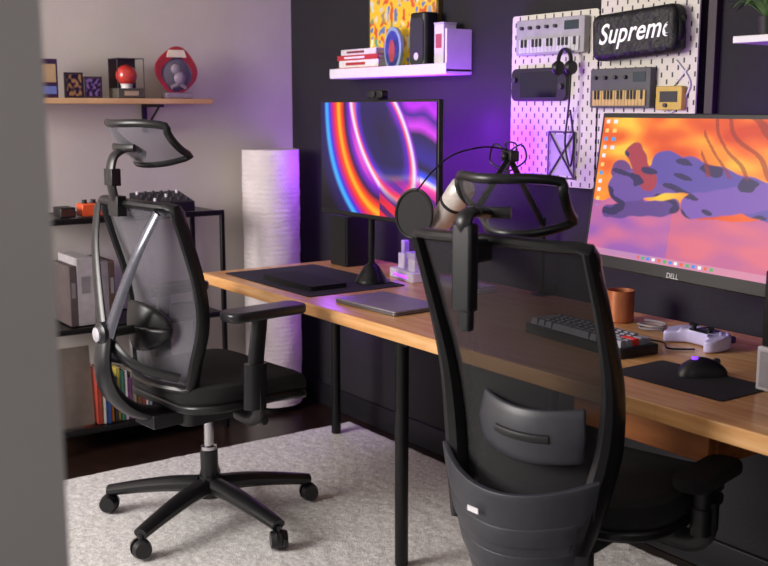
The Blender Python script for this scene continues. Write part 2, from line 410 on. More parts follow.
chair('black ergonomic chair with raised headrest, farther left on the rug', (1.250, -1.066, RT), R(6), 'far')
chair('black mesh-back office chair seen from behind, nearest the camera', (2.634, -.748, RT), R(13), 'near')

# ================================================================ MONITORS
def art_left(u, v):
    x = u*1.75; d = math.hypot(x-1.62, (v-1.22)*1.0); a = math.atan2(v-1.22, x-1.62)
    d += .09*math.sin(a*3.6+1.2)+.05*math.sin(x*5+v*2)
    c = pal([(0, L3('#4c10b0')), (.30, L3('#c21cf0')), (.40, L3('#3a0d90')), (.52, L3('#d838f0')), (.60, L3('#1c0850')), (.80, L3('#2a1390')), (.9, L3('#0c0630')),
             (.97, L3('#3a50ff')), (1.01, L3('#f8f0ff')), (1.05, L3('#ff50c8')), (1.12, L3('#7a12c0')), (1.2, L3('#140640')), (1.27, L3('#ff3a10')), (1.33, L3('#ffb020')), (1.38, L3('#ff4010')), (1.44, L3('#d01060')), (1.52, L3('#3020d0')), (1.58, L3('#40b0ff')), (1.63, L3('#201060')), (1.8, L3('#05030f'))], d)
    px, py = x-.98, v-.72; ca, sa = math.cos(R(-36)), math.sin(R(-36))
    ex = (px*ca-py*sa)/.34; ey = (px*sa+py*ca)/.70; r2 = math.hypot(ex, ey)
    if r2 < 1.12:
        k = pal([(0, L3('#12082e')), (.62, L3('#1c0c58')), (.80, L3('#5a18c0')), (.88, L3('#ff4060')), (.96, L3('#fff0ff')), (1.04, L3('#b030f0')), (1.12, L3('#400a80'))], r2)
        c = mixc(c, k, .9 if r2 < 1.04 else .5)
    if v < .38 and x > .95: c = mixc(c, L3('#e01838') if (x+v*2) % .3 < .17 else L3('#500a60'), min(1, (.38-v)*3.4))
    return c
def art_right(u, v):
    n = noise.noise(Vector((u*4, v*5, 0)))+.5*noise.noise(Vector((u*9, v*11, 4)))
    c = pal([(-.6, L3('#d8380e')), (-.1, L3('#f4641a')), (.25, L3('#ff9426')), (.6, L3('#ffc83a'))], n+.5*(.5-abs(v-.75))-.25*u)
    g = .40+.06*math.sin(u*7)+.05*noise.noise(Vector((u*8, 0, 9)))
    if v < g:
        c = mixc(L3('#d06a98'), L3('#9a58b0'), .5+noise.noise(Vector((u*6, v*9, 2)))*1.2)
        if u > .45: c = mixc(c, L3('#f0684a'), .4)
    for (x0, y0, x1, y1, w, hc) in ((.14, .62, .24, .40, .06, '#6a3a80'), (.16, .50, .50, .64, .085, '#6a4aa0'), (.38, .66, .98, .46, .085, '#5a48a4'), (.55, .42, .98, .56, .065, '#7a52b0'), (.20, .76, .30, .56, .05, '#a83248'), (.1, .32, .45, .40, .04, '#5a3a88')):
        px, py = u-x0, v-y0; dx, dy = x1-x0, y1-y0; t = max(0, min(1, (px*dx+py*dy)/(dx*dx+dy*dy)))
        d = math.hypot(u-x0-t*dx, (v-y0-t*dy)*.7)+.010*noise.noise(Vector((u*14, v*14, 1)))
        sh_ = noise.noise(Vector((u*9+v*6, v*14, 6)))
        c = mixc(c, mixc(L3(hc), L3('#2a1c58'), 1 if sh_ > .22 else 0), (w-d)/.006)
    if v > .62 and u > .55 and abs(math.sin((u*1.3+v*.6)*26+2*noise.noise(Vector((u*5, v*5, 7))))) > .93: c = mixc(c, L3('#8a1a1a'), .7)
    for col in (.025, .07):
        if abs(u-col) < .011:
            k = (v*16) % 1
            if .3 < k < .75 and v > (.35 if col < .05 else .75): c = (L3('#e8e8f4'), L3('#4aa0e0'), L3('#f4d070'), L3('#f0f0f8'))[int(v*16) % 4]
    if v < .045:
        c = mixc(c, L3('#d8a0b8'), .5)
        if .30 < u < .70 and .012 < v < .034 and (u*34) % 1 < .55: c = (L3('#3a8ae0'), L3('#f0f0f8'), L3('#e86030'), L3('#40b060'))[int(u*34) % 4]
    return c
SCR1 = paint_mat(1.15); SCR2 = paint_mat(1.0)
mw, mh = .70, .41
m1 = thing('monitor', 'slim black monitor showing purple and orange ribbons, on a round-based pole', 'monitor', (1.32, -.45, DZ+.003))
zc = 1.18-DZ
obj('housing', B().box((0, .012, zc), (mw, .02, mh)).box((0, .03, zc-.02), (.35, .03, .2)), BLACK, m1, bevel=.004)
painted('screen', mw-.016, mh-.026, art_left, SCR1, m1, (0, .0005, zc+.005), 240, 140).location.y = -.0015
obj('stand_pole', B().cyl((-.10, .055, .02), (-.10, .055, zc+.04), .012, 20).box((-.10, .045, zc), (.06, .04, .06)), BLKM, m1)
obj('stand_base', B().lathe([(.060, 0), (.060, .006), (.055, .014), (.042, .035), (.028, .058), (.014, .07)], 32, Matrix.Translation((-.10, .055, 0))), BLKM, m1)
wc = thing('webcam', 'small black webcam clipped on top of the left monitor', 'webcam', (1.33, -.44, 1.3885))
obj('camera_body', B().prism(rr(.09, .028, .012), -.014, .014, Matrix.Translation((0, -.005, .018)) @ Matrix.Rotation(R(90), 4, 'X')), BLACK, wc, bevel=.003)
obj('clip', B().box((0, .005, .003), (.04, .04, .006)), BLACK, wc)
obj('lens', B().cyl((0, -.019, .018), (0, -.024, .018), .010), mat('#2a2a36', .1), wc)

mw2, mh2 = .67, .405
m2 = thing('monitor', 'large dark-framed monitor showing an orange and violet picture, at the right', 'monitor', (2.630, -.45, 1.147), R(-6))
TM = Matrix.Rotation(R(-8), 4, 'X')
b = B().box((0, .018, 0), (mw2, .035, mh2), M=TM).box((0, .045, 0), (.36, .03, .22), M=TM)
obj('housing', b, mat('#1a191c', .35), m2, bevel=.003)
s = painted('screen', mw2-.022, mh2-.045, art_right, SCR2, m2, TM @ Vector((0, -.0015, .010)), 300, 180, (R(-8), 0, 0))
text('maker_mark', 'DELL', .018, mat('#c8c8cc', .3, .5), m2, TM @ Vector((0, -.001, -mh2/2+.0095)), (R(82), 0, 0))
obj('wall_bracket', B().box((.04, .435, 0), (.10, .02, .14)).cyl((.04, .43, 0), (-.06, .26, 0), .018).cyl((-.06, .26, 0), (0, .06, 0), .018).box((0, .07, 0), (.11, .02, .11)), BLKM, m2)

# ================================================================ PAPER LAMP
lp = thing('paper_floor_lamp', 'tall white crinkled paper cylinder floor lamp in the corner', 'lamp', (.165, -.212, 0))
prof = []
for i in range(281):
    z = .03+1.15*i/280; prof.append((.127+.0006*math.cos(i/280*2*PI*56+2*noise.noise(Vector((z*8, 0, 0)))), z))
lb = B().lathe(prof, 72)
def crink(v):
    n = noise.noise(Vector((v.z*14, v.x*12, v.y*12)))*.022+noise.noise(Vector((v.z*75, v.x*22, v.y*22)))*.013
    return (v.x*(1+n), v.y*(1+n), v.z+.003*noise.noise(Vector((v.x*25, v.y*25, v.z*12))))
lb.map(crink)
obj('paper_shade', lb, mat('#dcd2d4', .9, 0, .07, 14, .4, 110), lp)
obj('lamp_base', B().lathe([(.10, 0), (.10, .012), (.02, .016), (.012, .03)], 24), BLKM, lp)

# ================================================================ BLACK RACK ON GREY WALL
rk = thing('wire_rack', 'black metal shelving rack standing against the grey wall', 'shelf', (.175, -.90, 0))
RY0, RY1 = -1.28, -.535
for x in (.03, .32):
    for y in (RY0, RY1):
        obj('post', B().box((x-.175, y+.90, .465), (.018, .018, .93)), BLKM, rk, bevel=.002)
for z in (.09, .50, .93):
    b = B().box((0, (RY0+RY1)/2+.90, z), (.31, RY1-RY0, .012)); b.box((.145, (RY0+RY1)/2+.9, z), (.014, RY1-RY0+.018, .022)); b.box((-.145, (RY0+RY1)/2+.9, z), (.014, RY1-RY0+.018, .022))
    obj('rack_shelf', b, BLKM, rk, bevel=.001)
ztop = .941
pd = thing('effect_pedal', 'small orange stompbox with knobs on top of the black rack', 'pedal', (.24, onx(93, 200, .24).y, ztop))
obj('case', B().box((0, 0, .025), (.07, .115, .05)), mat('#d8552a', .4), pd, bevel=.005)
for k in range(3): obj('knob', B().cyl((.0, -.035+.035*k, .05), (0, -.035+.035*k, .064), .010), BLACK, pd)
mxr = thing('audio_mixer', 'black tabletop mixer with rows of knobs on the rack top', 'mixer', (.22, onx(162, 195, .22).y, ztop))
obj('case', B().prism([(-.08, 0), (.08, 0), (.08, .04), (-.08, .075)], -.11, .11, Matrix.Rotation(R(90), 4, 'X')), BLACK, mxr, bevel=.003)
for i in range(6):
    for j in range(3): obj('knob', B().cyl((-.05+.05*j, -.088+.035*i, .068-.022*(j*.5)), (-.048+.05*j, -.088+.035*i, .080-.022*(j*.5)), .006, 10), WHITE if (i*3+j) % 5 == 0 else GREYPL, mxr)
spk = thing('small_black_box', 'small dark device with brown front beside the orange pedal', 'device', (.24, onx(64, 205, .24).y, ztop))
obj('case', B().box((0, 0, .02), (.09, .06, .04)), BLACK, spk, bevel=.004); obj('front_plate', B().box((.046, 0, .02), (.002, .05, .028)), mat('#40221a', .5), spk)
yy = onx(72, 300, .3).y
for i, (hc, w, h, dn) in enumerate((('#54494a', .03, .24, 'grey-brown box file'), ('#a8a2a6', .07, .27, 'white box file'), ('#7c767c', .06, .25, 'mid grey box file'), ('#4a352e', .025, .25, 'dark brown box file'))):
    o = thing('box_file', dn+' standing on the middle shelf of the rack', 'file', (.17, yy+w/2, .511))
    obj('cover', B().box((0, 0, h/2), (.22, w-.002, h)), mat(hc, .7), o, bevel=.002)
    obj('spine_label', B().box((.1105, 0, h*.6), (.001, w*.5, h*.25)), mat('#807c80', .6), o)
    yy += w
bc = [('#a23b2c', 'red'), ('#d6cfc2', 'cream'), ('#2d4a88', 'blue'), ('#c87a2a', 'orange'), ('#2f2a33', 'black'), ('#b8a44a', 'yellow'), ('#3b6f62', 'teal green'), ('#dfdae0', 'white'), ('#6a3a68', 'plum'), ('#a8a098', 'stone grey'), ('#6b4a2a', 'brown'), ('#b85a70', 'pink'), ('#d8d0b8', 'ivory'), ('#8fa0b8', 'pale blue')]
y = onx(97, 400, .28).y
for i, (hc, cn) in enumerate(bc):
    w = random.choice((.014, .018, .022)); h = random.uniform(.17, .23); d = random.uniform(.17, .20)
    o = thing('book', cn+' book standing upright on the bottom shelf of the rack', 'book', (.20, y+w/2, .1015), 0, 'books on the bottom shelf of the rack')
    obj('pages', B().box((-.003, 0, h/2), (d-.01, w-.005, h-.008)), mat('#d8d0c0', .8), o)
    cb = B().box((0, -w/2+.0012, h/2), (d, .0018, h)).box((0, w/2-.0012, h/2), (d, .0018, h)).box((d/2-.001, 0, h/2), (.002, w-.0006, h))
    obj('cover', cb, mat(hc, .6), o)
    y += w+.001
tag(obj('record_sleeve', B().box((0, 0, .16), (.005, .15, .32)), mat('#6a5f58', .7), None, loc=(.27, onx(84, 400, .27).y-.035, .102), rot=(0, R(-6), 0)), 'large brown-grey record sleeve leaning at the left of the bottom rack shelf', 'record sleeve')

# ================================================================ GREY WALL SHELF
gy0, gy1 = -1.45, onx(213, 100, .2).y
gs = thing('wall_shelf', 'pale wood shelf on black brackets on the grey wall', 'shelf', (.1, (gy0+gy1)/2, 1.388))
obj('board', B().box((0, 0, 0), (.2, gy1-gy0, .022)), wood_mat('#b98a5c', '#cfa277', '#dcb48a', (14, 1.5, 14), .5), gs, bevel=.002)
for yb in (onx(146, 108, .03).y,):
    yb -= (gy0+gy1)/2
    obj('bracket', B().box((0, yb, -.018), (.19, .02, .012)).box((-.09, yb, -.07), (.012, .02, .12)).tube([(-.085, yb, -.12), (.07, yb, -.02)], .005, 8), BLKM, gs)
sz = 1.3995
def onshelf(u): return onx(u, 90, .11).y
o = thing('trading_card_box', 'dark violet upright box at the left end of the pale wood shelf', 'box', (.11, onshelf(49)-.01, sz))
obj('carton', B().box((0, 0, .075), (.06, .075, .15)), mat('#3a2148', .4), o, bevel=.002)
obj('carton_panel', B().box((.031, 0, .095), (.001, .06, .07)), mat('#b89a78', .4), o); obj('carton_stripe', B().box((.031, 0, .03), (.001, .06, .03)), mat('#6a7ac0', .4), o)
for k, (u, w, h, hc, lb_) in enumerate(((73, .075, .10, '#2a2030', 'small dark framed picture with gold figures on the pale wood shelf'), (92, .075, .085, '#3a2838', 'small framed picture with violet figures beside the gold one'))):
    o = thing('framed_picture', lb_, 'picture frame', (.12, onshelf(u), sz))
    obj('border', B().box((0, 0, h/2), (.012, w, h)), mat(hc, .4), o, bevel=.002)
    def fa(a, b, k=k):
        n = noise.noise(Vector((a*5, b*5, k*7+2)))
        return mixc(L3('#2a1c3a'), L3('#a07850') if k == 0 else L3('#7a60a0'), n*2.2+.3)
    painted('picture', w-.016, h-.016, fa, paint_mat(0, True), o, (.0065, 0, h/2), 30, 30, (0, 0, R(90)))
o = thing('ball_display_case', 'dark display case on plinth holding a plain round red ball', 'display case', (.12, onshelf(126), sz))
obj('plinth', B().box((0, 0, .02), (.10, .115, .04)), mat('#4a4640', .5), o, bevel=.003)
obj('plate', B().box((.0505, 0, .02), (.001, .06, .018)), mat('#c8b890', .4, .5), o)
obj('case_back', B().box((-.046, 0, .10), (.004, .115, .12)), mat('#2a2226', .5), o)
obj('ball', B().sphere((0, 0, .092), .043, 14), mat('#c23a34', .25, coat=.5), o)
obj('ball_stand', B().lathe([(.024, .04), (.022, .048), (.028, .062)], 24), mat('#d8d2d2', .35), o)
cs = B()
for sx in (-1, 1):
    for sy in (-1, 1): cs.box((sx*.048, sy*.0555, .10), (.003, .003, .12))
cs.box((0, 0, .158), (.1, .115, .003)); obj('case_edges', cs, mat('#4a464e', .2), o)
o = thing('round_blister_pack', 'rounded red blister pack with a small pale toy inside, right end of pale shelf', 'toy package', (.12, onshelf(177)-.005, sz))
RM = Matrix.Rotation(R(90), 4, 'Z') @ Matrix.Rotation(R(90), 4, 'X')
pts = []
for i in range(40):
    a = 2*PI*i/40; r = .096*(1+.05*math.cos(4*a+.5)); pts.append((r*math.cos(a)*.95, r*math.sin(a)+.115))
obj('backing_card', B().prism(pts, -.004, .004, RM), mat('#a82c34', .35), o)
obj('window_card', B().prism([(q[0]*.72, .10+(q[1]-.115)*.72) for q in pts], .004, .005, RM), mat('#3a3050', .4, 0, .5, 60), o)
obj('toy', B().sphere((.014, -.01, .122), .020, 8, (.6, 1, 1)).sphere((.014, .008, .085), .026, 8, (.6, 1, 1)).cyl((.014, .0, .06), (.014, -.03, .045), .008).cyl((.014, .01, .06), (.014, .035, .045), .008), mat('#8a7a90', .4), o)
obj('blister', B().lathe([(.062, 0), (.060, .02), (.04, .036), (.001, .042)], 28, Matrix.Translation((.004, 0, .10)) @ Matrix.Rotation(R(90), 4, 'Y')), mat('#d8ccd8', .1, 0, .1, 20, alpha=.12), o)
obj('header_band', B().prism([(-.045, .170), (.045, .170), (.035, .200), (-.035, .200)], .004, .007, RM), mat('#e8dcc8', .4), o)
obj('base_lip', B().box((0, 0, .012), (.05, .12, .024)), mat('#8c8090', .3), o, bevel=.004)

# ================================================================ WHITE SHELF ON DARK WALL
WD = .12
x0 = ony(330, 75, -WD).x; x1 = ony(471, 60, -.005).x; WZ = 1.49
ws = thing('wall_shelf', 'white ledge shelf on the dark wall above the left monitor', 'shelf', ((x0+x1)/2, -WD/2, WZ))
obj('board', B().box((0, 0, 0), (x1-x0, WD, .02)), WHITE, ws, bevel=.002)
obj('front_lip', B().box((0, -WD/2+.0015, .012), (x1-x0, .006, .034)), WHITE, ws, bevel=.001)
obj('end_panel', B().box(((x1-x0)/2-.005, 0, .075), (.01, WD-.004, .15)), WHITE, ws, bevel=.001)
wz = WZ+.010
for i, (hc, cn, w, h, s2) in enumerate((('#c23a34', 'red', .30, .022, '#f0e4e0'), ('#e8e2de', 'white', .28, .028, '#b03030'), ('#b83038', 'crimson', .29, .02, '#e8e0e0'), ('#ded6d8', 'off-white', .25, .022, '#803040'))):
    o = thing('book', cn+' book lying '+('at the bottom' if i == 0 else 'on top' if i == 3 else 'second from the bottom' if i == 1 else 'third from the bottom')+' of the stack on the white ledge', 'book', (x0+.19+.008*(i % 2), -.058, wz), 0, 'stacked books on the white ledge')
    obj('pages', B().box((0, .003, h/2), (w-.01, .098, h-.006)), mat('#e0d8cc', .8), o)
    obj('cover', B().box((0, 0, .001), (w, .105, .002)).box((0, 0, h-.001), (w, .105, .002)).box((0, -.052, h/2), (w, .003, h)), mat(hc, .5), o)
    obj('spine_print', B().box((-.02, -.0538, h/2), (w*.5, .0012, h*.4)), mat(s2, .5), o)
    wz += h+.0005
wz = WZ+.010
px0 = ony(371, 60, -.012).x; px1 = ony(440, 20, -.012).x
o = thing('framed_poster', 'tall yellow framed poster with multicoloured shapes on the dark wall', 'poster', ((px0+px1)/2, -.012, WZ+.0105))
pw = px1-px0; ph = .58
obj('frame', B().box((0, 0, ph/2), (pw, .02, ph)), mat('#5a4a22', .4), o, bevel=.002)
def pa(u, v):
    c = L3('#e0b428')
    cell = noise.cell(Vector((u*7, v*9, 0))) if hasattr(noise, 'cell') else 0
    n = noise.noise(Vector((u*16, v*20, 1)))
    if n > .22: c = mixc(L3('#c8502a'), L3('#3a9a80'), cell)
    elif n < -.28: c = mixc(L3('#5a70a8'), L3('#f0e8c0'), cell)
    return c
painted('print', pw-.02, ph-.02, pa, paint_mat(.22, True, .6), o, (0, -.0105, ph/2), 90, 110)
xa = ony(395, 60, -.07).x
o = thing('oval_frame', 'small oval blue and red picture frame in front of the yellow poster', 'picture frame', (xa, -.075, wz))
OM = Matrix.Rotation(R(90), 4, 'X')
ov = [(.056*math.cos(2*PI*i/32), .085+.085*math.sin(2*PI*i/32)) for i in range(32)]
obj('frame', B().prism(ov, -.008, .008, OM), mat('#8fa6c8', .35), o, bevel=.002)
obj('picture', B().prism([(p_[0]*.8, .085+(p_[1]-.085)*.82) for p_ in ov], .008, .010, OM), mat('#3a3f8a', .3, 0, .6, 40), o)
obj('picture_shape', B().prism([(p_[0]*.35, .085+(p_[1]-.1)*.5) for p_ in ov], .010, .011, OM), mat('#b04a50', .4), o)
xb = ony(423, 55, -.07).x
o = thing('black_speaker', 'upright black rounded speaker between oval frame and white box', 'speaker', (xb, -.065, wz))
obj('body', B().prism(rr(.10, .07, .02), 0, .21), BLACK, o, bevel=.006)
obj('grille', B().prism(rr(.08, .17, .02), 0, .002, Matrix.Translation((0, -.035, .105)) @ Matrix.Rotation(R(90), 4, 'X')), mat('#2c2c34', .6, 0, .4, 400), o)
obj('badge', B().cyl((0, -.036, .05), (0, -.0385, .05), .014), mat('#d8d8e0', .3), o)
xc = ony(444, 55, -.07).x
o = thing('small_white_box', 'white upright box standing between black speaker and shelf end', 'box', (xc, -.065, wz))
obj('carton', B().box((0, 0, .08), (.055, .06, .16)), mat('#dcd6de', .5), o, bevel=.003)
obj('printed_panel', B().box((0, -.0305, .10), (.035, .001, .05)), mat('#b0505a', .5), o)
obj('lid', B().box((0, 0, .163), (.057, .062, .006)), mat('#c9c2cc', .5), o)

# ================================================================ PEGBOARDS
pm = bpy.data.materials.new('pegboard'); pm.use_nodes = True; N = pm.node_tree.nodes; L = pm.node_tree.links; p = N['Principled BSDF']
tc = N.new('ShaderNodeTexCoord'); sp = N.new('ShaderNodeSeparateXYZ'); L.new(tc.outputs['Object'], sp.inputs[0])
def mth(op, a, b=None, c=None):
    n = N.new('ShaderNodeMath'); n.operation = op
    for i, x in enumerate((a, b, c)):
        if x is None: continue
        if isinstance(x, (int, float)): n.inputs[i].default_value = x
        else: L.new(x, n.inputs[i])
    return n.outputs[0]
row = mth('FLOOR', mth('DIVIDE', sp.outputs['Z'], .02)); odd = mth('MODULO', mth('ADD', row, 100), 2)
fx = mth('SUBTRACT', mth('FRACT', mth('ADD', mth('ADD', mth('DIVIDE', sp.outputs['X'], .04), mth('MULTIPLY', odd, .5)), 100)), .5)
fz = mth('SUBTRACT', mth('FRACT', mth('ADD', mth('DIVIDE', sp.outputs['Z'], .02), 100)), .5)
hole = mth('MULTIPLY', mth('LESS_THAN', mth('ABSOLUTE', fx), .075), mth('LESS_THAN', mth('ABSOLUTE', fz), .36))
mx = N.new('ShaderNodeMix'); mx.data_type = 'RGBA'; L.new(hole, mx.inputs[0]); mx.inputs[6].default_value = lin('#d6d0c6'); mx.inputs[7].default_value = lin('#2c2830')
L.new(mx.outputs[2], p.inputs['Base Color']); p.inputs['Roughness'].default_value = .5
PB_T = ony(513, 17, -.03).z; PBX = [ony(513, 40, -.03).x, ony(599, 40, -.03).x, ony(601, 40, -.03).x, ony(699, 40, -.03).x]
pb1 = thing('pegboard', 'white slotted pegboard panel holding the pale keyboard synth and handheld', 'pegboard', ((PBX[0]+PBX[1])/2, -.03, PB_T-.28))
pb2 = thing('pegboard', 'white slotted pegboard panel behind the black lettered pouch', 'pegboard', ((PBX[2]+PBX[3])/2, -.03, PB_T-.26))
obj('panel', B().prism(rr(PBX[1]-PBX[0], .56, .012), -.003, .003, Matrix.Rotation(R(90), 4, 'X')), pm, pb1)
obj('panel', B().prism(rr(PBX[3]-PBX[2], .60, .012), -.003, .003, Matrix.Rotation(R(90), 4, 'X')), pm, pb2)
for q in (pb1, pb2):
    for sx in (-.12, .12):
        for szz in (-.2, .2): obj('spacer', B().cyl((sx, .003, szz), (sx, .030, szz), .008), WHITE, q)
struct('trim_1', B().box(((PBX[3]+.035), -.012, 1.9), (.03, .02, 1.3)), mat('#2a1626', .5), bevel=.002)

def rect(u0, v0, u1, v1, y):
    a = ony(u0, (v0+v1)/2, y); b_ = ony(u1, (v0+v1)/2, y); um = (u0+u1)/2
    t = ony(um, v0, y).z; bt = ony(um, v1, y).z
    return (a.x+b_.x)/2, (t+bt)/2, b_.x-a.x, t-bt
FR = Matrix.Rotation(R(90), 4, 'X')
def synth(label, u0, v0, u1, v1, body, keyc, kn):
    X, Z, W, Hh = rect(u0, v0, u1, v1, -.06)
    o = thing('synthesizer', label, 'synthesizer', (X, -.033, Z))
    obj('case', B().prism(rr(W, Hh, .006), 0, .026, FR), body, o, bevel=.002)
    n = 16
    for i in range(n): obj('white_key', B().box((-W*.44+W*.88*(i+.5)/n, -.028, -Hh*.25), (W*.88/n-.0015, .006, Hh*.38)), keyc, o)
    for i in range(n-1):
        if i % 7 not in (2, 6): obj('black_key', B().box((-W*.44+W*.88*(i+1)/n, -.032, -Hh*.17), (W*.88/n*.5, .005, Hh*.22)), BLACK, o)
    for i in range(kn): obj('knob', B().cyl((-W*.4+W*.5*i/(kn-1), -.026, Hh*.27), (-W*.4+W*.5*i/(kn-1), -.036, Hh*.27), .006, 12), GREYPL, o)
    obj('display', B().box((W*.32, -.0265, Hh*.27), (W*.2, .002, Hh*.25)), mat('#2a3a40', .2), o)
    return o
synth('pale grey pocket keyboard synth hung at the top of the left pegboard', 516, 18, 584, 54, mat('#a09ea3', .5), mat('#c8c6cc', .4), 5)
synth('dark pocket keyboard synth with yellowish keys hung under the pouch', 590, 68, 650, 108, mat('#4a4a4c', .5), mat('#c8a868', .4), 4)
X, Z, W, Hh = rect(511, 68, 566, 101, -.05)
o = thing('handheld_console', 'black handheld game console hung on the left pegboard', 'game console', (X, -.033, Z))
obj('body', B().prism(rr(W, Hh, .02), 0, .016, FR), BLACK, o, bevel=.003)
obj('screen', B().box((0, -.0165, 0), (W*.66, .001, Hh*.78)), mat('#1c1c28', .1), o)
for s_ in (-1, 1):
    obj('thumb_stick', B().cyl((s_*W*.42, -.016, s_*-.012+.004), (s_*W*.42, -.026, s_*-.012+.004), .009), GREYPL, o)
hx = ony(568, 62, -.06)
o = thing('hanging_headphones', 'small black over-ear headphones with cable hanging between the two pegboards', 'headphones', (hx.x, -.075, hx.z))
arc = [(.028*math.cos(R(a)), 0, .04*math.sin(R(a))) for a in range(0, 181, 12)]
obj('headband', B().tube(arc, .005, 8, sec=(1, 1.6)), BLACK, o)
for s_ in (-1, 1): obj('ear_cup', B().lathe([(.02, -.01), (.024, 0), (.02, .01)], 20, Matrix.Translation((s_*.028, 0, -.018)) @ Matrix.Rotation(R(90), 4, 'Y')), BLACK, o)
obj('cable', B().tube(cr([(.028, 0, -.04), (.025, .0, -.12), (.0, .02, -.17), (-.01, .022, -.26), (.015, .022, -.33), (.03, .02, -.25), (.02, .01, -.15)], 8), .0035, 6), BLACK, o)
X, Z, W, Hh = rect(547, 132, 573, 178, -.045)
o = thing('wire_holder', 'grey wire holder with crossed bars on the left pegboard', 'holder', (X, -.034, Z))
b = B()
for a_, c2 in (((-W/2, -Hh/2), (W/2, -Hh/2)), ((W/2, -Hh/2), (W/2, Hh/2)), ((W/2, Hh/2), (-W/2, Hh/2)), ((-W/2, Hh/2), (-W/2, -Hh/2)), ((-W/2, -Hh/2), (W/2, Hh/2)), ((W/2, -Hh/2), (-W/2, Hh/2))):
    b.tube([(a_[0], -.006, a_[1]), (c2[0], -.006, c2[1])], .003, 6)
obj('wire_frame', b, mat('#4a4850', .4, .5), o); obj('back_card', B().box((0, -.001, 0), (W*.9, .002, Hh*.9)), mat('#a8a4ac', .5), o)
X, Z, W, Hh = rect(592, 9, 676, 57, -.09)
o = thing('lettered_pouch', 'black zip pouch with bold white lettering hung on the right pegboard', 'bag', (X, -.036, Z))
o.rotation_euler = (0, R(-3), 0)
pb = B().prism(rr(W, Hh, .026), 0, .06, FR)
obj('pouch_body', pb, mat('#0d0d0f', .55, 0, .2, 60, .8, 40), o, bevel=.018, seg=4)
obj('zip', B().tube([(-W*.42, -.05, Hh*.42), (W*.42, -.05, Hh*.42)], .003, 6), mat('#8a8a92', .3, .8), o)
obj('strap', B().tube(cr([(W*.46, -.03, Hh*.30), (W*.53, -.04, Hh*.1), (W*.52, -.04, -Hh*.2), (W*.46, -.03, -Hh*.35)], 6), .007, 8, sec=(.4, 1.4)), BLACK, o)
text('lettering', 'Supreme', Hh*.60, mat('#f6f4f6', .5, emit=.15), o, (W*.03, -.0612, .004), (R(90), 0, 0), .0008, .35, .0010, .90, 1.04, fold=(W*.40, .020))
X, Z, W, Hh = rect(655, 86, 684, 110, -.05)
o = thing('yellow_gadget', 'small yellow and black gadget beside the dark pocket synth', 'gadget', (X, -.034, Z))
obj('case', B().prism(rr(W*.9, Hh, .006), 0, .02, FR), mat('#c8a848', .5), o, bevel=.002)
obj('panel', B().box((0, -.0205, .004), (W*.6, .002, Hh*.45)), BLACK, o); obj('dial', B().cyl((-.01, -.02, -Hh*.3), (-.01, -.027, -Hh*.3), .006), GREYPL, o)
a = ony(676, 60, -.037); bq = ony(690, 85, -.037); c2 = ony(672, 112, -.037)
tag(obj('white_cable', B().tube(cr([a, bq, c2, ony(664, 100, -.038), ony(688, 68, -.037)], 8), .003, 6), mat('#d8d6da', .5)), 'thin white cable looped on the right pegboard', 'cable')

a = ony(735, 40, -.15); bq = ony(800, 40, -.15)
o = thing('wall_shelf', 'small white shelf holding the plant at the upper right', 'shelf', ((a.x+bq.x)/2, -.08, a.z))
obj('board', B().box((0, 0, 0), (bq.x-a.x, .16, .018)), WHITE, o, bevel=.002)
obj('bracket', B().box((0, .07, -.03), (.02, .012, .05)), WHITE, o)
pt = thing('potted_plant', 'small potted plant with drooping green leaves on the upper right shelf', 'plant', (ony(766, 30, -.09).x, -.085, a.z+.009))
obj('pot', B().lathe([(.020, 0), (.026, .05), (.023, .05), (.018, .04)], 20), mat('#2a2428', .6), pt)
for k in range(14):
    an = 2*PI*k/14+.3; l = random.uniform(.09, .13)
    d = Vector((math.cos(an), math.sin(an), 0)); side = Vector((-d.y, d.x, 0))
    if d.y > .3: l *= .45
    def lf(u, v, d=d, side=side, l=l): return d*(.01+l*v)+side*((u-.5)*.028*math.sin(PI*min(.98, v+.02)))+Vector((0, 0, .05+.14*v-.12*v*v))
    obj('leaf', B().grid(lf, 4, 8), mat('#5a7a48', .5), pt)

# ================================================================ DESK ITEMS
def D(u, v): return onz(u, v, DZ)
def slab(name, label, cat, quad, h, m, bevel=.002, z=DZ):
    return tag(obj(name, B().prism(rr(quad[2], quad[3], min(.012, quad[3]*.2)), 0, h), m, loc=(quad[0], quad[1], z), bevel=bevel, rot=(0, 0, quad[4] if len(quad) > 4 else 0)), label, cat)
slab('desk_mat', 'dark grey desk mat at the left end of the desk', 'desk mat', (1.03, -.53, .62, .40), .003, mat('#1d1b22', .9, 0, .2, 200), .001)
o = thing('laptop', 'thin black closed laptop on the dark mat in front of the left monitor', 'laptop', (1.09, -.60, DZ+.003))
LTB = mat('#060607', .9, 0, .1, 60)
obj('base', B().prism(rr(.34, .15, .01), 0, .009), LTB, o, bevel=.002)
obj('lid', B().prism(rr(.34, .15, .01), .0095, .016), LTB, o, bevel=.002)
lc = D(386, 305)
o = thing('laptop', 'closed silver-grey laptop near the front edge of the desk', 'laptop', (lc.x+.015, lc.y, DZ), R(3))
obj('base', B().prism(rr(.31, .20, .012), .001, .009), mat('#77757c', .35, .7), o, bevel=.002)
obj('lid', B().prism(rr(.31, .20, .012), .0095, .015), mat('#9a979e', .35, .5), o, bevel=.002)
o = thing('desktop_speaker', 'small black desktop speaker behind the left monitor, near the corner lamp', 'speaker', (.80, -.20, DZ))
SPK = mat('#050506', .85, 0, .1, 40)
obj('cabinet', B().box((0, 0, .10), (.12, .13, .20)), SPK, o, bevel=.005)
obj('front_grille', B().prism(rr(.108, .188, .008), 0, .004, Matrix.Translation((0, -.064, .10)) @ Matrix.Rotation(R(90), 4, 'X')), SPK, o)
wc_ = D(410, 279)
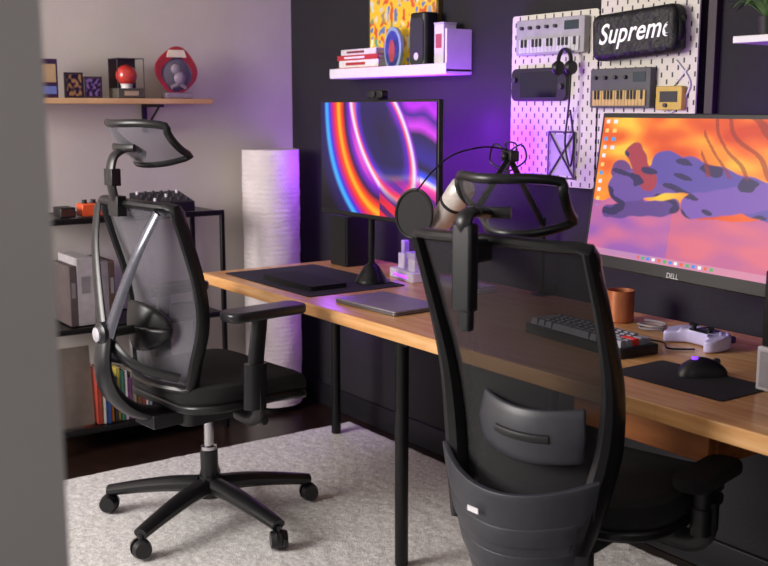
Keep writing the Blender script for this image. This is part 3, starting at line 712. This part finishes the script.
o = thing('white_dock', 'white blocky charging dock with stacked pieces right of the monitor stand', 'charging dock', (wc_.x, wc_.y, DZ), R(-10))
LIL = mat('#e6dcf4', .4)  # white plastic with the violet light's tint put into the colour
obj('dock_base', B().prism(rr(.19, .08, .01), 0, .036), LIL, o, bevel=.003)
obj('dock_pillar', B().box((-.04, 0, .064), (.05, .035, .056)).box((.04, 0, .057), (.055, .035, .046)), LIL, o, bevel=.004)
obj('dock_top', B().box((-.04, 0, .116), (.026, .022, .048)).box((.04, 0, .092), (.07, .04, .024)), mat('#cdbcf0', .4), o, bevel=.003)
obj('glow_strip', B().box((0, -.0405, .016), (.11, .002, .010)), mat('#8a3af8', .3, emit=3), o)  # emissive violet strip along the dock front
wk = D(440, 290)
o = thing('keyboard', 'white compact keyboard with pale keys beside the white dock', 'keyboard', (wk.x+.01, wk.y+.09, DZ))
obj('case', B().prism(rr(.28, .09, .008), 0, .016), LIL, o, bevel=.003)
kb = B()
for r_ in range(4):
    for k in range(12): kb.box((-.122+.0222*k, -.03+.02*r_, .019), (.018, .016, .007))
obj('keycaps', kb, mat('#f0d8e6', .4), o, bevel=.001)  # pink light on the white keys is put into their colour
mp_ = ony(453, 203, -.60)
o = thing('microphone', 'silver condenser microphone tilted on its black boom arm', 'microphone', mp_)
md_ = (ony(472, 180, -.60)-ony(444, 222, -.60)).normalized()
QM = md_.to_track_quat('Z', 'Y').to_matrix().to_4x4() @ Matrix.Scale(1.25, 4)
obj('body', B().lathe([(.022, -.078), (.028, -.072), (.029, -.01), (.029, .0)], 24, QM), mat('#b8aeaa', .3, .4), o)
obj('grille', B().lathe([(.030, 0), (.031, .03), (.030, .052), (.024, .062), (.004, .066)], 24, QM), mat('#d8cec8', .35, .3, .5, 500), o)
obj('ring', B().lathe([(.0315, -.004), (.0315, .004)], 24, QM), BLACK, o)
pf = ony(414, 214, -.68)
RZ = (0, R(14), R(22))
o = thing('pop_filter', 'round black mesh pop filter beside the silver microphone', 'pop filter', pf)
o.rotation_euler = RZ
ring = [(.060*math.cos(2*PI*i/40), 0, .071*math.sin(2*PI*i/40)) for i in range(40)]
obj('rim', B().tube(ring, .005, 8, True), BLACK, o)
obj('filter_mesh', B().lathe([(.067, -.001), (.067, .001)], 40, Matrix.Rotation(R(90), 4, 'X')).map(lambda v: (v.x*.89, v.y, v.z*1.05)), mesh_mat('#0a0a0d', .96, .7, 0, .02), o)
Mi = Euler(RZ).to_matrix().inverted()
gn = [Mi @ (Vector(x_)-pf) for x_ in cr([pf+Vector((.015, 0, .069)), ony(434, 170, -.6), ony(455, 154, -.52), ony(485, 147, -.42), ony(508, 150, -.345)], 8)]
obj('gooseneck', B().tube(gn, .0026, 8), BLACK, o)
ax_ = ony(541, 290, -.07).x
Bs = Vector((ax_, -.07, DZ))
ba = thing('boom_arm', 'black jointed microphone boom arm clamped to the back of the desk', 'microphone arm', Bs)
j1 = ony(510, 156, -.32)-Bs; jm = ony(474, 214, -.52)-Bs; pz = .26
obj('clamp', B().box((0, .042, -.01), (.05, .012, .09)).box((0, .01, .003), (.05, .07, .006)), BLKM, ba, bevel=.002)
obj('post', B().cyl((0, 0, .0), (0, 0, pz), .010), BLKM, ba)
obj('lower_arm', B().cyl((0, 0, pz-.02), j1+Vector((0, 0, -.008)), .010), BLKM, ba)
obj('upper_arm', B().cyl(j1, jm, .010), BLKM, ba)
obj('elbow_joint', B().box(j1, (.05, .035, .035)), BLACK, ba, bevel=.005)
obj('elbow_knob', B().sphere(j1+Vector((0, -.02, 0)), .013, 8), BLACK, ba)
obj('end_joint', B().sphere(jm, .012, 8), BLACK, ba)
for k_, (p1, p2) in enumerate((((-.05, -.02, .035), (-.09, 0, -.02)), ((.04, .01, .035), (.07, 0, -.01)), ((-.02, 0, .04), (.03, 0, .03)))):
    obj('arm_cable', B().tube(cr([j1+Vector((.0, -.01, .01)), j1+Vector(p1), j1+Vector(p2), j1+Vector((-.01*k_, 0, -.05))], 8), .003, 6), BLACK, ba)
cc = D(615, 322)
o = tag(obj('copper_cup', B().lathe([(.036, 0), (.040, .004), (.040, .094), (.0375, .094), (.0365, .006), (.001, .005)], 32), mat('#b06a44', .4, .35), loc=(cc.x, cc.y+.02, DZ)), 'small copper brown cup on the desk below the right monitor', 'cup')
kc = D(582, 344)
o = thing('keyboard', 'dark mechanical keyboard with thick keys and one red key', 'keyboard', (kc.x-.005, kc.y+.03, DZ), R(-5))
o.scale = (1.08, 1, 1)
obj('case', B().prism(rr(.36, .135, .01), 0, .026), mat('#15151a', .45), o, bevel=.003)
for r_ in range(5):
    x = -.168; ws_ = {0: [1.25, 1.25, 1.25, 6.25, 1.25, 1.25, 1.25, 1.25], 1: [2.25]+[1]*10+[1.75, 1], 2: [1.75]+[1]*11+[2.25], 3: [1.5]+[1]*12+[1.5], 4: [1]*13+[2]}[r_]
    tot = sum(ws_); u_ = .336/tot
    kb = B()
    for i, w in enumerate(ws_):
        if (r_ == 4 and i == len(ws_)-1) or (r_ == 2 and i == len(ws_)-1): x += w*u_; continue
        c_x = x+w*u_/2; hw_ = w*u_/2
        vs = [(c_x+a_*(hw_-.0016), -.0445+.0225*r_+b_*.0100, .025) for a_, b_ in ((-1, -1), (1, -1), (1, 1), (-1, 1))]+[(c_x+a_*(hw_-.0042), -.0435+.0225*r_+b_*.0070, .043) for a_, b_ in ((-1, -1), (1, -1), (1, 1), (-1, 1))]
        kb.add(vs, [(3, 2, 1, 0), (4, 5, 6, 7), (0, 1, 5, 4), (1, 2, 6, 5), (2, 3, 7, 6), (3, 0, 4, 7)]); x += w*u_
    obj('key_row', kb, mat('#8a8b96', .5), o)
obj('wide_key', B().box((.145, .046, .032), (.032, .019, .015)), mat('#8a8b96', .5), o, bevel=.0015)
obj('red_key', B().box((.143, .001, .034), (.042, .020, .018)), mat('#e83028', .5), o, bevel=.0015)
obj('usb_cable', B().tube(cr([(.0, .067, .01), (.02, .12, .005), (.10, .16, .004), (.16, .12, .004), (.2, .17, .004)], 8), .0025, 6), BLACK, o)
kp = D(652, 331)
tag(obj('coiled_cable', B().tube(cr([(math.cos(i*.9)*(.035+.004*(i % 3)), math.sin(i*.9)*(.028+.005*(i % 2)), .004+.0012*i) for i in range(18)], 4), .003, 6), mat('#8f8a92', .5), loc=(kp.x, kp.y, DZ)), 'coiled grey cable between the copper cup and the controller', 'cable')
mp2 = D(690, 380)
slab('mouse_pad', 'dark rectangular mouse pad at the right front of the desk', 'mouse pad', (mp2.x, mp2.y, .32, .19), .003, mat('#17151a', .9, 0, .2, 200), .001)
ms = D(702, 376)
o = thing('computer_mouse', 'black gaming mouse with a glowing violet mark on the mouse pad', 'mouse', (ms.x, ms.y, DZ+.003), R(-25))
mb = B().sphere((0, 0, .0), 1, 14)
mb.map(lambda v: (v.x*.036*(1-.12*math.cos(v.y*2.5)), v.y*.062, max(0, v.z)*.042*(1-.25*max(0, v.y))+.001))
obj('shell', mb, BLACK, o)
obj('scroll_wheel', B().cyl((-.003, .035, .030), (.003, .035, .030), .009), GREYPL, o)
obj('mark', B().lathe([(.009, .039), (.007, .0435), (.001, .044)], 12, Matrix.Translation((0, -.02, 0))), mat('#7a3af0', .3, emit=2), o)
gc = D(699, 346)
o = thing('game_controller', 'white game controller with black centre lying on the desk', 'game controller', (gc.x, gc.y+.015, DZ), R(-8))
o.scale = (1.08, 1.08, .95)
out = cr([(-.05, .035, 0), (0, .038, 0), (.05, .035, 0), (.078, .01, 0), (.082, -.045, 0), (.066, -.062, 0), (.048, -.035, 0), (.03, -.02, 0), (0, -.018, 0), (-.03, -.02, 0), (-.048, -.035, 0), (-.066, -.062, 0), (-.082, -.045, 0), (-.078, .01, 0)], 5, True)
obj('shell', B().prism([(p_.x, p_.y) for p_ in out], .002, .042).map(lambda v: (v.x, v.y, v.z*(1 if v.y > -.03 else .8))), mat('#ccc4ee', .35), o, bevel=.012, seg=4)
obj('touch_pad', B().prism([(-.028, .032), (.028, .032), (.022, .0), (-.022, .0)], .041, .0435), mat('#3a2a66', .3), o)
obj('centre_plate', B().prism([(-.04, .0), (.04, .0), (.03, -.018), (-.03, -.018)], .040, .043), BLACK, o)
for s_ in (-1, 1):
    obj('thumb_stick', B().lathe([(.006, .042), (.006, .050), (.011, .052), (.011, .056), (.008, .055)], 18, Matrix.Translation((s_*.026, -.006, 0))), BLACK, o)
    obj('trigger', B().box((s_*.055, .034, .026), (.03, .012, .02)), mat('#3a2a66', .4), o, bevel=.004)
for k in range(4): obj('face_button', B().cyl((.055+.011*math.cos(k*PI/2), .014+.011*math.sin(k*PI/2), .040), (.055+.011*math.cos(k*PI/2), .014+.011*math.sin(k*PI/2), .046), .0045, 12), mat('#b8a8e0', .3), o)
re = D(776, 388)
o = thing('white_speaker', 'white upright box at the right end of the desk', 'speaker', (re.x+.03, re.y, DZ))
obj('cabinet', B().box((0, 0, .05), (.10, .10, .10)), WHITE, o, bevel=.004); obj('front_grille', B().box((0, -.051, .05), (.08, .002, .08)), mat('#b8b4bc', .6), o)
o = thing('black_speaker', 'black upright box stacked on the white box at the right end', 'speaker', (re.x+.033, re.y-.002, DZ+.1005))
obj('cabinet', B().box((0, 0, .085), (.09, .09, .17)), BLACK, o, bevel=.004); obj('front_grille', B().box((0, -.046, .085), (.07, .002, .15)), PLASTIC, o)

# ================================================================ LIGHT
def area(name, loc, target, sx, sy, e, col):
    l = bpy.data.lights.new(name, 'AREA'); l.shape = 'RECTANGLE'; l.size = sx; l.size_y = sy; l.energy = e; l.color = col
    o = bpy.data.objects.new(name, l); COL.objects.link(o); o.location = loc
    o.rotation_euler = (Vector(target)-Vector(loc)).to_track_quat('-Z', 'Y').to_euler(); return o
area('window_light', (1.1, -4.1, 1.75), (1.1, 0, .35), 1.5, 1.3, 142, (1, .94, .89))
area('fill_light', (5.2, -2.9, 2.2), (2.9, -2.2, .9), 1.2, 1.2, 8, (1, .95, .92))  # added fill from behind the camera, no lamp known there
area('led_left', (1.24, -.30, 1.18), (1.24, 0, 1.22), .6, .25, 11, (.34, .04, 1))
area('led_right', (2.7, -.24, 1.2), (2.7, 0, 1.2), .5, .25, 2, (.36, .06, 1))
def pnt(name, loc, e, col, r=.05):
    l = bpy.data.lights.new(name, 'POINT'); l.energy = e; l.color = col; l.shadow_soft_size = r
    o = bpy.data.objects.new(name, l); COL.objects.link(o); o.location = loc
pnt('led_corner', (.44, -.08, 1.12), 2.7, (.38, .08, 1))
gp = ony(472, 128, -.08)
pnt('led_gap', (gp.x, -.08, gp.z), 2.3, (.30, .03, 1))
pnt('led_floor', (.5, -.12, .45), .6, (.6, .2, 1))
w = bpy.data.worlds.new('world'); S.world = w; w.use_nodes = True
w.node_tree.nodes['Background'].inputs[0].default_value = (.84, .79, .82, 1); w.node_tree.nodes['Background'].inputs[1].default_value = .23
